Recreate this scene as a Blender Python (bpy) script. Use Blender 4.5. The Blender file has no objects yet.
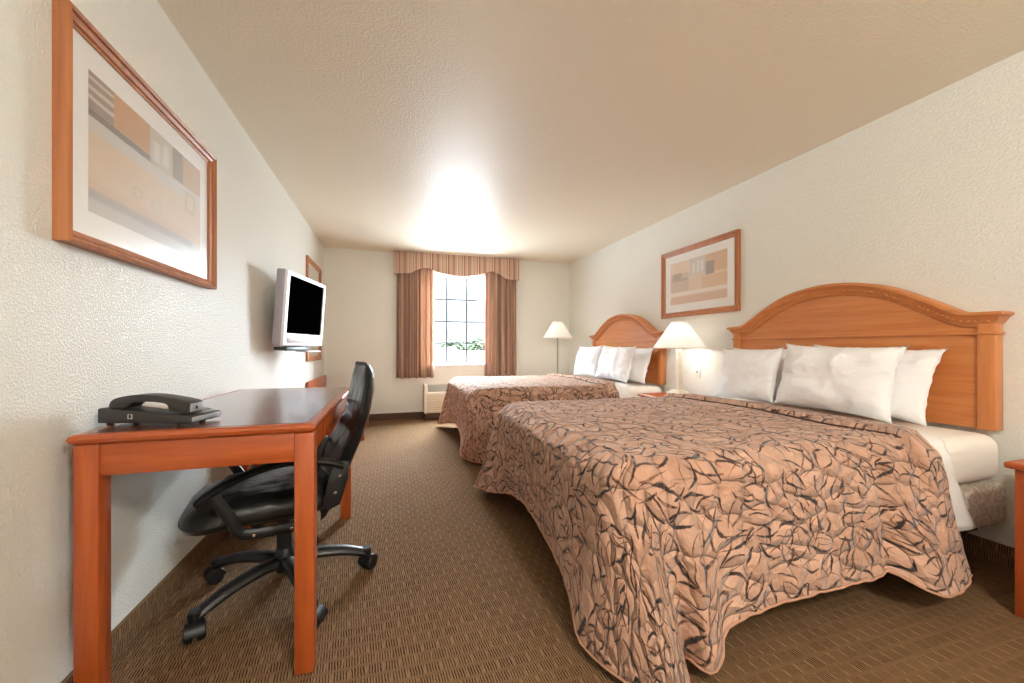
import bpy, bmesh, math, random
from mathutils import Vector, Matrix, noise
random.seed(7)
C = bpy.context.scene.collection
PI = math.pi
R = math.radians
XL, XR, YB, YF, ZC = -0.90, 2.83, 6.06, -1.7, 2.44      # room box; camera stands at x=0, y=0
CAM_Z = 1.05

# ------------------------------------------------------------------ materials
def lin(c):
    return tuple(((v/255)/12.92 if v/255 <= .04045 else ((v/255+.055)/1.055)**2.4) for v in c) + (1,)

class Mat:
    def __init__(s, name, col=(200,200,200), rough=.5, metal=0, spec=.5, **kw):
        s.m = bpy.data.materials.new(name); s.m.use_nodes = True
        s.t = s.m.node_tree; s.b = s.t.nodes['Principled BSDF']
        s.set('Base Color', lin(col)); s.set('Roughness', rough); s.set('Metallic', metal); s.set('Specular IOR Level', spec)
        for k, v in kw.items(): s.set(k.replace('_', ' '), v)
        s._c = {}
    def set(s, k, v):
        if hasattr(v, 'is_output'): s.t.links.new(v, s.b.inputs[k])
        else: s.b.inputs[k].default_value = v
    def n(s, typ, props=None, **ins):
        nd = s.t.nodes.new('ShaderNode'+typ)
        for k, v in (props or {}).items(): setattr(nd, k, v)
        for k, v in ins.items():
            key = int(k[1:]) if k[0] == 'i' and k[1:].isdigit() else k.replace('_', ' ')
            s.link(v, nd.inputs[key])
        return nd
    def link(s, v, inp):
        if hasattr(v, 'is_output'): s.t.links.new(v, inp)
        else: inp.default_value = v
    def mt(s, op, a, b=0.0, c=None):
        nd = s.t.nodes.new('ShaderNodeMath'); nd.operation = op
        s.link(a, nd.inputs[0]); s.link(b, nd.inputs[1])
        if c is not None: s.link(c, nd.inputs[2])
        return nd.outputs[0]
    def vm(s, op, a, b):
        nd = s.t.nodes.new('ShaderNodeVectorMath'); nd.operation = op
        s.link(a, nd.inputs[0])
        if op == 'SCALE': s.link(b, nd.inputs['Scale'])
        else: s.link(b, nd.inputs[1])
        return nd.outputs[0]
    def coord(s, k='Object'):
        return s.n('TexCoord').outputs[k]
    def sep(s, v):
        o = s.n('SeparateXYZ', i0=v).outputs; return o[0], o[1], o[2]
    def scale(s, v, sc):
        return s.n('Mapping', Vector=v, Scale=sc).outputs[0]
    def noise(s, v, scale, detail=3, rough=.55):
        return s.n('TexNoise', Vector=v, Scale=scale, Detail=detail, Roughness=rough).outputs
    def mix(s, f, a, b):
        nd = s.t.nodes.new('ShaderNodeMix'); nd.data_type = 'RGBA'
        s.link(f, nd.inputs[0])
        s.link(lin(a) if isinstance(a, tuple) and len(a) == 3 else a, nd.inputs[6])
        s.link(lin(b) if isinstance(b, tuple) and len(b) == 3 else b, nd.inputs[7])
        return nd.outputs[2]
    def step(s, v, a, b):
        return s.n('MapRange', {'interpolation_type': 'SMOOTHSTEP'}, i0=v, i1=a, i2=b).outputs[0]
    def ramp(s, f, stops, mode='LINEAR'):
        nd = s.t.nodes.new('ShaderNodeValToRGB'); cr = nd.color_ramp; cr.interpolation = mode
        while len(cr.elements) < len(stops): cr.elements.new(.5)
        for e, (p, c) in zip(cr.elements, stops): e.position = p; e.color = lin(c)
        s.link(f, nd.inputs[0]); return nd.outputs[0]
    def bump(s, h, dist, strength=1.0):
        s.set('Normal', s.n('Bump', Height=h, Distance=dist, Strength=strength).outputs[0])

def wall_paint(name, col, rough, scale=85, dist=.0022, spec=.5):
    m = Mat(name, col, rough, spec=spec); v = m.coord()
    a = m.noise(v, scale, 3, .6)[0]; b = m.noise(v, scale*.32, 2)[0]
    h = m.mt('ADD', m.step(a, .42, .62), m.mt('MULTIPLY', b, .6))
    m.bump(h, dist, .8); return m.m

def wood(name, axis, a=(160,72,30), b=(182,91,42), rough=.33, coat=.25):
    m = Mat(name, a, rough); v = m.coord()
    sc = [26, 26, 26]; sc[axis] = 1.6
    w = m.scale(v, tuple(sc))
    n1 = m.noise(w, 1.0, 4, .6)[0]; n2 = m.noise(m.scale(v, tuple(4*q for q in sc)), 1.0, 2)[0]
    f = m.mt('ADD', m.step(n1, .3, .72), m.mt('MULTIPLY', m.mt('SUBTRACT', n2, .5), .5))
    m.set('Base Color', m.mix(f, a, b)); m.set('Coat Weight', coat); m.set('Coat Roughness', .25)
    m.bump(n2, .0006, .35); return m.m

M = {}
M['wall'] = wall_paint('wall_paint', (234,234,226), .45)
M['wall_left'] = wall_paint('wall_paint_semigloss', (234,234,226), .36, 130, .0017)
M['ceiling'] = wall_paint('ceiling_paint', (233,223,203), .38, 80, .0014)
M['wx'], M['wy'], M['wz'] = [wood('cherry_wood_'+'xyz'[i], i) for i in range(3)]
M['hy'] = wood('headboard_wood_y', 1, (192,116,62), (206,134,76), .38, .15)
M['hz'] = wood('headboard_wood_z', 2, (198,122,66), (212,140,82), .38, .15)
M['desk_top'] = wood('desk_top_laminate', 1, (92,52,36), (112,66,46), .24, .5)
M['frame_wood'] = wood('picture_frame_wood', 2, (162,99,60), (186,121,78), .38, .1)

def carpet(name, upright=False):
    m = Mat(name, (120,95,70), .95, spec=.1); v = m.coord()
    x, y, z = m.sep(v)
    if upright: x, y, z = y, z, 0.0
    wob = m.noise(v, 45, 2)[0]
    row = m.mt('MULTIPLY', m.mt('ADD', y, z), 1/.050)
    rid = m.mt('FLOOR', row); rf = m.mt('FRACT', row)
    xs = m.mt('ADD', m.mt('MULTIPLY', x, 1/.052), m.mt('MULTIPLY', m.mt('MODULO', rid, 2.0), .5))
    cid = m.mt('FLOOR', xs); cf = m.mt('FRACT', xs)
    dash = m.mt('SINE', m.mt('ADD', m.mt('MULTIPLY', m.mt('ADD', x, m.mt('MULTIPLY', y, .10)), 2*PI/.0088), m.mt('MULTIPLY', wob, 5)))
    inrow = m.mt('MULTIPLY', m.step(rf, .08, .2), m.step(rf, .98, .86))
    incol = m.mt('MULTIPLY', m.step(cf, .02, .10), m.step(cf, .99, .92))
    cell = m.n('TexWhiteNoise', {'noise_dimensions': '2D'}, Vector=m.n('CombineXYZ', i0=cid, i1=rid).outputs[0]).outputs[0]
    body = m.mt('MULTIPLY', m.step(dash, -.35, .55), m.mt('MULTIPLY', inrow, incol))
    body = m.mt('MULTIPLY', body, m.mt('ADD', .80, m.mt('MULTIPLY', cell, .25)))
    big = m.noise(v, 3.2, 2)[0]; fine = m.noise(v, 420, 2)[0]
    base = m.mix(m.step(fine, .3, .7), (124,96,68), (150,119,87))
    base = m.mix(m.mt('MULTIPLY', m.step(big, .3, .75), .25), base, (132,98,66))
    c = m.mix(body, base, (54,38,28))
    c = m.mix(m.mt('MULTIPLY', m.mt('SUBTRACT', 1.0, inrow), .45), c, (84,61,43))
    m.set('Base Color', c)
    m.bump(m.mt('ADD', m.mt('MULTIPLY', body, -.7), m.mt('MULTIPLY', fine, .6)), .003, .7)
    return m.m
M['carpet'] = carpet('loop_pile_carpet'); M['carpet_base'] = carpet('carpet_base_strip', True)
M['rubber_base'] = Mat('brown_base_trim', (84,56,42), .5).m
M['white_cotton'] = None
def cotton(name, col, scale=14, dist=.006):
    m = Mat(name, col, .85, spec=.2); v = m.coord()
    m.set('Sheen Weight', .15)
    n = m.noise(v, scale, 4, .55)[0]; w = m.noise(m.scale(v, (3,3,14)), scale*.35, 3)[0]
    m.bump(m.mt('ADD', n, w), dist, .6); return m.m
M['white_cotton'] = cotton('white_cotton', (243,243,245))
M['sheet'] = cotton('white_sheet', (240,238,234), 7, .004)
M['mattress'] = cotton('fitted_sheet', (244,239,230), 5, .006)
def damask():
    m = Mat('damask_ticking', (180,174,164), .6); v = m.coord()
    n = m.noise(v, 14, 3, .5); d = m.vm('ADD', v, m.vm('SCALE', n[1], .06))
    w = m.n('TexVoronoi', {'feature': 'SMOOTH_F1'}, Vector=d, Scale=22).outputs[0]
    f = m.step(m.mt('SINE', m.mt('MULTIPLY', w, 22)), -.2, .5)
    m.set('Base Color', m.mix(f, (232,228,220), (206,201,192))); m.bump(f, .002, .6); return m.m
M['damask'] = damask()
M['black_metal'] = Mat('black_metal', (28,28,30), .45, .6).m

def quilt():
    m = Mat('leaf_print_quilt', (200,152,122), .82, spec=.25)
    uv = m.coord('UV')
    wn = m.noise(uv, 9, 2)[1]
    wv = m.vm('ADD', uv, m.vm('SCALE', m.vm('SUBTRACT', wn, (.5,.5,.5)), .055))
    rough_ = m.noise(uv, 75, 2)[0]
    def layer(s, seed, L, k, w, both=True):
        p = m.vm('ADD', m.vm('SCALE', wv, s), seed)
        vo = m.n('TexVoronoi', {'voronoi_dimensions': '2D', 'feature': 'F1'}, Vector=p, Scale=1.0, Randomness=.85)
        loc = m.vm('SUBTRACT', p, vo.outputs['Position'])
        r, g, b = m.sep(vo.outputs['Color'])
        rot = m.n('VectorRotate', {'rotation_type': 'Z_AXIS'}, Vector=loc, Angle=m.mt('MULTIPLY', r, 6.283)).outputs[0]
        x, y, _ = m.sep(rot)
        par = m.mt('MULTIPLY', m.mt('SUBTRACT', L*L, m.mt('MULTIPLY', x, x)), k)
        tap = m.mt('MAXIMUM', m.mt('SUBTRACT', 1.0, m.mt('POWER', m.mt('ABSOLUTE', m.mt('DIVIDE', m.mt('SUBTRACT', x, m.mt('MULTIPLY', m.mt('SUBTRACT', g, .5), .5)), L*1.05)), 2.0)), 0.0)
        wid = m.mt('MULTIPLY', m.mt('MULTIPLY', tap, w), m.mt('ADD', .45, m.mt('MULTIPLY', rough_, 1.1)))
        d1 = m.mt('SUBTRACT', wid, m.mt('ABSOLUTE', m.mt('SUBTRACT', y, par)))
        out = d1
        if both:
            d2 = m.mt('SUBTRACT', m.mt('MULTIPLY', wid, m.mt('ADD', .15, m.mt('MULTIPLY', b, .75))), m.mt('ABSOLUTE', m.mt('ADD', y, m.mt('MULTIPLY', par, .8))))
            out = m.mt('MAXIMUM', d1, d2)
        inside = m.step(m.mt('SUBTRACT', L, m.mt('ABSOLUTE', x)), 0.0, .04)
        return m.mt('MULTIPLY', out, inside)          # >0 inside the stroke
    a = layer(8.2, (3.1,7.7,0), .60, .62, .062)
    b = layer(10.5, (13.3,1.9,0), .62, .75, .060)
    c = layer(6.4, (5.9,21.2,0), .58, .45, .036)
    mx = m.mt('MAXIMUM', m.mt('MAXIMUM', a, b), c)
    blot = m.noise(uv, 26, 2)[0]
    ink = m.mt('MULTIPLY', m.step(mx, .012, .026), m.step(m.mt('ADD', blot, m.mt('MULTIPLY', rough_, .35)), .51, .63))
    brown = m.step(mx, -.004, .008)
    base = m.mix(m.step(m.noise(uv, 5, 3)[0], .3, .7), (204,164,142), (188,146,122))
    col = m.mix(m.mt('MULTIPLY', brown, .8), base, (134,92,70))
    col = m.mix(m.mt('MULTIPLY', ink, .96), col, (46,40,42))
    m.set('Base Color', col); m.set('Sheen Weight', .2)
    q = m.n('TexVoronoi', {'voronoi_dimensions': '2D', 'feature': 'DISTANCE_TO_EDGE'}, Vector=wv, Scale=10.5).outputs[0]
    puff = m.mt('POWER', m.mt('MINIMUM', m.mt('MULTIPLY', q, 3.2), 1.0), .55)
    wr = m.noise(m.scale(uv, (1,1,1)), 38, 3)[0]
    m.bump(m.mt('ADD', puff, m.mt('MULTIPLY', wr, .55)), .020, 1.0)
    return m.m
M['quilt'] = quilt()
M['piping'] = Mat('quilt_piping', (184,138,114), .8).m
M['seam_shadow'] = Mat('seam_shadow_cord', (72,50,42), .85).m  # dark cord on the seam; its colour stands in for the fold's shadow line
M['lining'] = cotton('quilt_lining', (226,214,196), 20, .003)

def stripes(name, coordk, axis):
    m = Mat(name, (190,140,112), .75, spec=.25); v = m.coord(coordk)
    x = m.sep(v)[axis]
    f = m.mt('FRACT', m.mt('MULTIPLY', x, 1/.235))
    tan, pink, br, cr, gy = (206,172,149), (204,164,144), (136,102,86), (228,212,196), (172,144,130)
    col = m.ramp(f, [(0,tan),(.16,br),(.20,cr),(.25,tan),(.27,br),(.33,pink),(.52,cr),(.55,br),(.58,gy),(.68,br),(.71,tan),(.86,cr),(.90,br),(.93,tan)], 'CONSTANT')
    fine = m.mt('SINE', m.mt('MULTIPLY', x, 2*PI/.011))
    col = m.mix(m.mt('MULTIPLY', m.step(fine, -.2, .8), .22), col, (132,94,76))
    m.set('Base Color', col); m.set('Sheen Weight', .2)
    m.bump(m.noise(v, 300, 2)[0], .001, .4)
    return m
_st = stripes('curtain_stripe', 'UV', 0)
def translucent(m, w=.25):
    out = m.t.nodes['Material Output']; tr = m.t.nodes.new('ShaderNodeBsdfTranslucent')
    src = m.b.inputs['Base Color'].links
    if src: m.t.links.new(src[0].from_socket, tr.inputs[0])
    else: tr.inputs[0].default_value = m.b.inputs['Base Color'].default_value
    mx = m.t.nodes.new('ShaderNodeMixShader'); mx.inputs[0].default_value = w
    m.t.links.new(m.b.outputs[0], mx.inputs[1]); m.t.links.new(tr.outputs[0], mx.inputs[2]); m.t.links.new(mx.outputs[0], out.inputs[0])
translucent(_st, .32)
M['curtain'] = _st.m
M['valance'] = stripes('valance_stripe', 'Object', 0).m

_sh = Mat('lamp_shade_cloth', (252,251,249), .8); translucent(_sh, .5); M['shade'] = _sh.m
M['lamp_cream'] = Mat('cream_painted_metal', (226,218,202), .35).m
M['nickel'] = Mat('brushed_nickel', (176,172,166), .35, .8).m
_bulb = Mat('bulb_glass', (255,240,215), .5); _bulb.set('Emission Color', lin((255,246,232))); _bulb.set('Emission Strength', 8.0); M['bulb'] = _bulb.m
M['white_plastic'] = Mat('white_plastic', (232,228,218), .4).m
M['off_white'] = Mat('off_white_metal', (220,212,196), .42).m
M['grille'] = Mat('grey_grille', (168,166,158), .5).m
M['window_white'] = Mat('window_white_vinyl', (226,226,224), .4).m
M['muntin'] = Mat('window_grille_grey', (66,68,72), .45).m
M['tv_silver'] = Mat('silver_plastic', (222,222,228), .38, .1).m
M['tv_side'] = Mat('silver_grey_plastic', (170,168,180), .45, .2).m
M['tv_screen'] = Mat('black_screen', (2,2,2), .5, spec=0).m
M['tv_mount'] = Mat('teal_grey_metal', (74,88,92), .4, .6).m
M['black_plastic'] = Mat('black_plastic', (26,26,28), .42).m
M['phone_body'] = Mat('charcoal_plastic', (52,50,49), .45).m
M['phone_key'] = Mat('grey_keys', (140,142,142), .5).m
M['phone_panel'] = Mat('silver_panel', (168,176,184), .35, .4).m
M['phone_mark'] = Mat('pale_print', (205,200,188), .6).m
def leather():
    m = Mat('black_leather', (24,24,25), .34); v = m.coord()
    a = m.n('TexVoronoi', {'feature': 'DISTANCE_TO_EDGE'}, Vector=v, Scale=190).outputs[0]
    w = m.noise(m.scale(v, (7,26,10)), 1.0, 3, .5)[0]
    m.bump(m.mt('ADD', m.mt('MULTIPLY', a, .06), w), .010, .55); m.set('Coat Weight', .2); m.set('Coat Roughness', .3); return m.m
M['leather'] = leather()
M['shell'] = Mat('black_shell_plastic', (30,30,32), .3).m
M['chrome'] = Mat('chrome', (205,205,205), .2, 1.0).m
M['mirror'] = Mat('mirror_glass', (235,238,236), .02, 1.0).m
M['mat_board'] = Mat('mat_board', (240,238,234), .7).m
def pane(name, tint=(255,255,255), rough=.04):
    m = bpy.data.materials.new(name); m.use_nodes = True; t = m.node_tree; t.nodes.clear()
    o = t.nodes.new('ShaderNodeOutputMaterial'); mx = t.nodes.new('ShaderNodeMixShader')
    a = t.nodes.new('ShaderNodeBsdfTransparent'); a.inputs[0].default_value = lin(tint)
    g = t.nodes.new('ShaderNodeBsdfGlossy'); g.inputs['Roughness'].default_value = rough
    geo = t.nodes.new('ShaderNodeNewGeometry'); dt = t.nodes.new('ShaderNodeVectorMath'); dt.operation = 'DOT_PRODUCT'
    t.links.new(geo.outputs['Incoming'], dt.inputs[0]); t.links.new(geo.outputs['Normal'], dt.inputs[1])
    def mth(op, a, b):
        q = t.nodes.new('ShaderNodeMath'); q.operation = op
        for v, i in ((a, 0), (b, 1)):
            if hasattr(v, 'is_output'): t.links.new(v, q.inputs[i])
            else: q.inputs[i].default_value = v
        return q.outputs[0]
    sch = mth('ADD', mth('MULTIPLY', mth('POWER', mth('SUBTRACT', 1.0, mth('ABSOLUTE', dt.outputs['Value'], 0)), 5.0), .96), .03)   # Schlick reflectance
    t.links.new(sch, mx.inputs[0]); t.links.new(a.outputs[0], mx.inputs[1]); t.links.new(g.outputs[0], mx.inputs[2]); t.links.new(mx.outputs[0], o.inputs[0])
    return m
M['glass'] = pane('clear_glass'); M['picture_glass'] = pane('non_glare_glass', rough=.28)

def art(name, base, rects):
    """a soft abstract print: tinted blocks on a wash; UV runs 0..1 left to right, bottom to top"""
    m = Mat(name, base, .6, spec=.2); uv = m.coord('UV')
    n = m.noise(uv, 6, 4)[1]
    w = m.vm('ADD', uv, m.vm('SCALE', m.vm('SUBTRACT', n, (.5,.5,.5)), .02))
    x, y, _ = m.sep(w)
    col = m.mix(m.noise(uv, 4, 4)[0], base, tuple(min(255, q+14) for q in base))
    grain = m.noise(m.scale(uv, (30,60,1)), 1.0, 3)[0]
    for (x0,x1,y0,y1,c,a,s) in rects:
        f = m.mt('MULTIPLY', m.mt('MULTIPLY', m.step(x, x0-s, x0+s), m.step(x, x1+s, x1-s)), m.mt('MULTIPLY', m.step(y, y0-s, y0+s), m.step(y, y1+s, y1-s)))
        col = m.mix(m.mt('MULTIPLY', f, m.mt('MULTIPLY', m.mt('ADD', .75, m.mt('MULTIPLY', grain, .5)), a)), col, c)
    m.set('Base Color', col); return m.m
M['art_a'] = art('abstract_print_blocks', (206,184,156), [
    (-.1,1.1,-.1,.16,(196,192,188),.9,.03), (-.1,1.1,.16,.24,(206,176,148),.7,.03), (-.1,.9,.10,.17,(150,142,138),.55,.02),
    (-.1,1.1,.58,.70,(205,202,198),.8,.012), (-.1,.50,.68,.735,(110,100,96),.85,.006),
    (-.1,.16,.735,1.1,(152,134,124),.9,.006), (-.1,.16,.80,.83,(210,196,184),.9,.006), (-.1,.16,.87,.90,(210,196,184),.9,.006), (-.1,.16,.94,.965,(210,196,184),.9,.006),
    (.16,.44,.74,1.1,(196,150,106),.9,.008), (.44,.66,.68,1.1,(192,184,168),.9,.008),
    (.47,.53,.72,.90,(222,216,204),.8,.02), (.56,.62,.74,.94,(222,216,204),.8,.02),
    (.66,.78,.70,1.1,(136,124,110),.85,.008), (.78,1.1,.70,1.1,(194,160,124),.85,.01), (.80,.93,.45,.66,(196,170,138),.7,.006), (.83,.90,.49,.62,(216,200,176),.8,.006),
    (.30,.37,.30,.38,(170,160,140),.5,.004), (.31,.36,.31,.37,(214,198,168),.8,.004), (.45,.54,.27,.36,(176,164,144),.4,.004), (.46,.53,.28,.35,(212,198,172),.8,.004)])
M['art_b'] = art('abstract_print_bands', (224,204,184), [
    (-.1,1.1,-.1,.17,(216,186,166),.8,.01), (-.1,1.1,.20,.27,(240,234,228),.9,.01), (-.1,.36,.30,.72,(208,192,176),.8,.01),
    (.05,.22,.60,.74,(160,146,134),.6,.012), (.02,.34,.54,.60,(176,160,148),.6,.008), (.36,.60,.30,.62,(226,208,190),.8,.01),
    (.38,.66,.62,1.1,(212,206,200),.85,.01), (.43,.47,.66,.88,(240,236,230),.8,.02), (.51,.55,.64,.92,(240,236,230),.8,.02), (.58,.62,.66,.9,(240,236,230),.8,.02),
    (.66,.80,.56,.84,(150,142,138),.75,.008), (.66,1.1,.84,1.1,(216,178,142),.7,.01), (.80,1.1,.60,.84,(222,184,148),.8,.01), (.60,1.1,.28,.54,(222,190,160),.7,.01)])
# outdoors
M['ground'] = Mat('dry_ground', (62,58,50), .9, spec=0).m
M['stucco'] = Mat('pale_stucco', (70,62,58), .8, spec=0).m
M['roof_grey'] = Mat('grey_shingles', (42,44,48), .85, spec=0).m
M['roof_tan'] = Mat('tan_shingles', (58,46,42), .85, spec=0).m
M['leaf'] = Mat('tree_leaf', (48,54,43), .7, spec=0).m
M['bark'] = Mat('tree_bark', (80,64,50), .9).m
M['dark_glass'] = Mat('house_window_glass', (50,56,62), .2).m

# ------------------------------------------------------------------ mesh helpers
def BM(): return bmesh.new()
def merge(bm, t, mat=None):
    if mat is not None: bmesh.ops.transform(t, matrix=mat, verts=t.verts)
    me = bpy.data.meshes.new('tmp'); t.to_mesh(me); t.free(); bm.from_mesh(me); bpy.data.meshes.remove(me)
def box(bm, x0,x1,y0,y1,z0,z1, bev=0, seg=2, mat=None, top_only=False):
    t = BM(); bmesh.ops.create_cube(t, size=1)
    for v in t.verts: v.co = Vector(((x0+x1)/2+v.co.x*(x1-x0), (y0+y1)/2+v.co.y*(y1-y0), (z0+z1)/2+v.co.z*(z1-z0)))
    if bev: bmesh.ops.bevel(t, geom=list(t.edges), offset=bev, segments=seg, profile=.5, affect='EDGES', clamp_overlap=True)
    merge(bm, t, mat)
def tube(bm, pts, rad, n=10, cap=True, flat=None):
    pts = [Vector(p) for p in pts]; rs = rad if isinstance(rad, (list, tuple)) else [rad]*len(pts)
    rings = []; up = Vector((0,0,1))
    for i, p in enumerate(pts):
        d = (pts[min(i+1,len(pts)-1)]-pts[max(i-1,0)]).normalized()
        ref = up if abs(d.dot(up)) < .95 else Vector((1,0,0))
        a = d.cross(ref).normalized(); b = a.cross(d).normalized()
        fa, fb = flat if flat else (1,1)
        rings.append([bm.verts.new(p + a*math.cos(2*PI*k/n)*rs[i]*fa + b*math.sin(2*PI*k/n)*rs[i]*fb) for k in range(n)])
    for r0, r1 in zip(rings, rings[1:]):
        for k in range(n): bm.faces.new((r0[k], r0[(k+1)%n], r1[(k+1)%n], r1[k]))
    if cap: bm.faces.new(rings[0][::-1]); bm.faces.new(rings[-1])
def spline(pts, n=6):
    P = [Vector(p) for p in pts]; out = []
    for i in range(len(P)-1):
        a, b, c, d = P[max(i-1,0)], P[i], P[i+1], P[min(i+2,len(P)-1)]
        for k in range(n):
            t = k/n
            out.append(.5*((2*b)+(c-a)*t+(2*a-5*b+4*c-d)*t*t+(3*b-a-3*c+d)*t**3))
    out.append(P[-1]); return out
def lathe(bm, prof, c=(0,0,0), n=32, cap=True):
    rings = [[bm.verts.new((c[0]+r*math.cos(2*PI*k/n), c[1]+r*math.sin(2*PI*k/n), c[2]+z)) for k in range(n)] for r, z in prof]
    for r0, r1 in zip(rings, rings[1:]):
        for k in range(n): bm.faces.new((r0[k], r0[(k+1)%n], r1[(k+1)%n], r1[k]))
    if cap: bm.faces.new(rings[0][::-1]); bm.faces.new(rings[-1])
def prism(bm, poly, axis, a0, a1, bev=0):
    """poly: 2-D points in the two remaining axes (in xyz order), extruded along axis from a0 to a1"""
    t = BM()
    def mk(p, a):
        q = list(p); q.insert(axis, a); return t.verts.new(q)
    A = [mk(p, a0) for p in poly]; B = [mk(p, a1) for p in poly]; n = len(poly)
    t.faces.new(A[::-1]); t.faces.new(B)
    for i in range(n): t.faces.new((A[i], A[(i+1)%n], B[(i+1)%n], B[i]))
    bmesh.ops.recalc_face_normals(t, faces=t.faces)
    if bev: bmesh.ops.bevel(t, geom=[e for e in t.edges], offset=bev, segments=2, profile=.5, affect='EDGES', clamp_overlap=True)
    merge(bm, t)
def grid(bm, f, nu, nv, uvf=None, close_u=False):
    V = [[bm.verts.new(f(i/(nu-1), j/(nv-1))) for j in range(nv)] for i in range(nu)]
    lay = bm.loops.layers.uv.verify() if uvf else None
    for i in range(nu-1):
        for j in range(nv-1):
            fc = bm.faces.new((V[i][j], V[i+1][j], V[i+1][j+1], V[i][j+1]))
            if uvf:
                for l, (a, b) in zip(fc.loops, ((i,j),(i+1,j),(i+1,j+1),(i,j+1))): l[lay].uv = uvf(a/(nu-1), b/(nv-1))
    return V
def obj(name, bm, m, parent=None, smooth=True, ang=38, norm=True):
    if norm: bmesh.ops.recalc_face_normals(bm, faces=bm.faces)
    me = bpy.data.meshes.new(name); bm.to_mesh(me); bm.free()
    me.materials.append(m)
    if smooth:
        me.polygons.foreach_set('use_smooth', [True]*len(me.polygons))
        try: me.set_sharp_from_angle(angle=R(ang))
        except Exception: pass
    o = bpy.data.objects.new(name, me); C.objects.link(o)
    if parent: o.parent = parent
    return o
def tag(o, label, cat, group=None):
    o['label'] = label; o['category'] = cat
    if group: o['group'] = group
    return o
def thing(name, label, cat, loc=(0,0,0), rot=(0,0,0), group=None):
    o = bpy.data.objects.new(name, None); C.objects.link(o); o.empty_display_size = .1
    o.location = loc; o.rotation_euler = rot
    return tag(o, label, cat, group)
def copy_tree(o, parent=None):
    c = o.copy(); C.objects.link(c); c.parent = parent
    for ch in [q for q in bpy.data.objects if q.parent == o]: copy_tree(ch, c)
    return c
def struct(name, bm, m, parent=None, smooth=False):
    o = obj(name, bm, m, parent, smooth)
    if not parent: o['kind'] = 'structure'
    return o

# ------------------------------------------------------------------ room shell
b = BM(); box(b, XL-.12, XR+.12, YF-.12, YB+.14, -.1, 0); struct('floor', b, M['carpet'])
b = BM(); box(b, XL-.12, XR+.12, YF-.12, YB+.14, ZC, ZC+.1); struct('ceiling', b, M['ceiling'])
b = BM(); box(b, XL-.12, XL, YF-.12, YB+.14, 0, ZC); struct('wall_left', b, M['wall_left'])
b = BM(); box(b, XR, XR+.12, YF-.12, YB+.14, 0, ZC); struct('wall_right', b, M['wall'])
b = BM(); box(b, XL, XR, YF-.12, YF, 0, ZC); struct('wall_front', b, M['wall'])
WX0, WX1, WZ0, WZ1 = .47, 1.46, .775, 2.16
b = BM()
box(b, XL, WX0, YB, YB+.14, 0, ZC); box(b, WX1, XR, YB, YB+.14, 0, ZC)
box(b, WX0, WX1, YB, YB+.14, 0, WZ0); box(b, WX0, WX1, YB, YB+.14, WZ1, ZC)
struct('wall_back', b, M['wall'])
b = BM(); box(b, XL, XL+.012, YF, YB, 0, .10, .004); struct('baseboard_left', b, M['carpet_base'])
b = BM(); box(b, XR-.012, XR, YF, YB, 0, .10, .004); struct('baseboard_right', b, M['carpet_base'])
b = BM(); box(b, XL+.012, XR-.012, YB-.014, YB, 0, .095, .004); struct('baseboard_back', b, M['rubber_base'])
# window
w = bpy.data.objects.new('window_1', None); C.objects.link(w); w.location = ((WX0+WX1)/2, YB+.09, WZ0); w['kind'] = 'structure'
hw = (WX1-WX0)/2; hh = WZ1-WZ0
b = BM()
for (x0,x1,z0,z1) in ((-hw,-hw+.035,0,hh),(hw-.035,hw,0,hh),(-hw,hw,0,.035),(-hw,hw,hh-.035,hh)): box(b, x0,x1,-.03,.04,z0,z1,.004)
obj('window_frame', b, M['window_white'], w)
b = BM()
for x in (-.155, .155): box(b, x-.011,x+.011,-.012,.02,.035,hh-.035,.002)
for z in (.345, .672, 1.01): box(b, -hw+.035,hw-.035,-.01,.02,z-.011,z+.011,.002)
obj('window_grille', b, M['muntin'], w)
b = BM(); box(b, -hw+.03,hw-.03,.022,.026,.03,hh-.03); obj('window_pane', b, M['glass'], w, False)
b = BM(); box(b, -hw-.0,hw+.0,-.115,-.03,0,.018,.005); obj('window_sill', b, M['window_white'], w)

# ------------------------------------------------------------------ camera
cd = bpy.data.cameras.new('camera'); cam = bpy.data.objects.new('camera', cd); C.objects.link(cam)
cam.location = (0,0,CAM_Z); cam.rotation_euler = (PI/2, 0, -math.atan(120.5/398))
cd.sensor_width = 36; cd.lens = 398/1024*36; cd.shift_y = 6/1024; cd.clip_start = .02
bpy.context.scene.camera = cam

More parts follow.
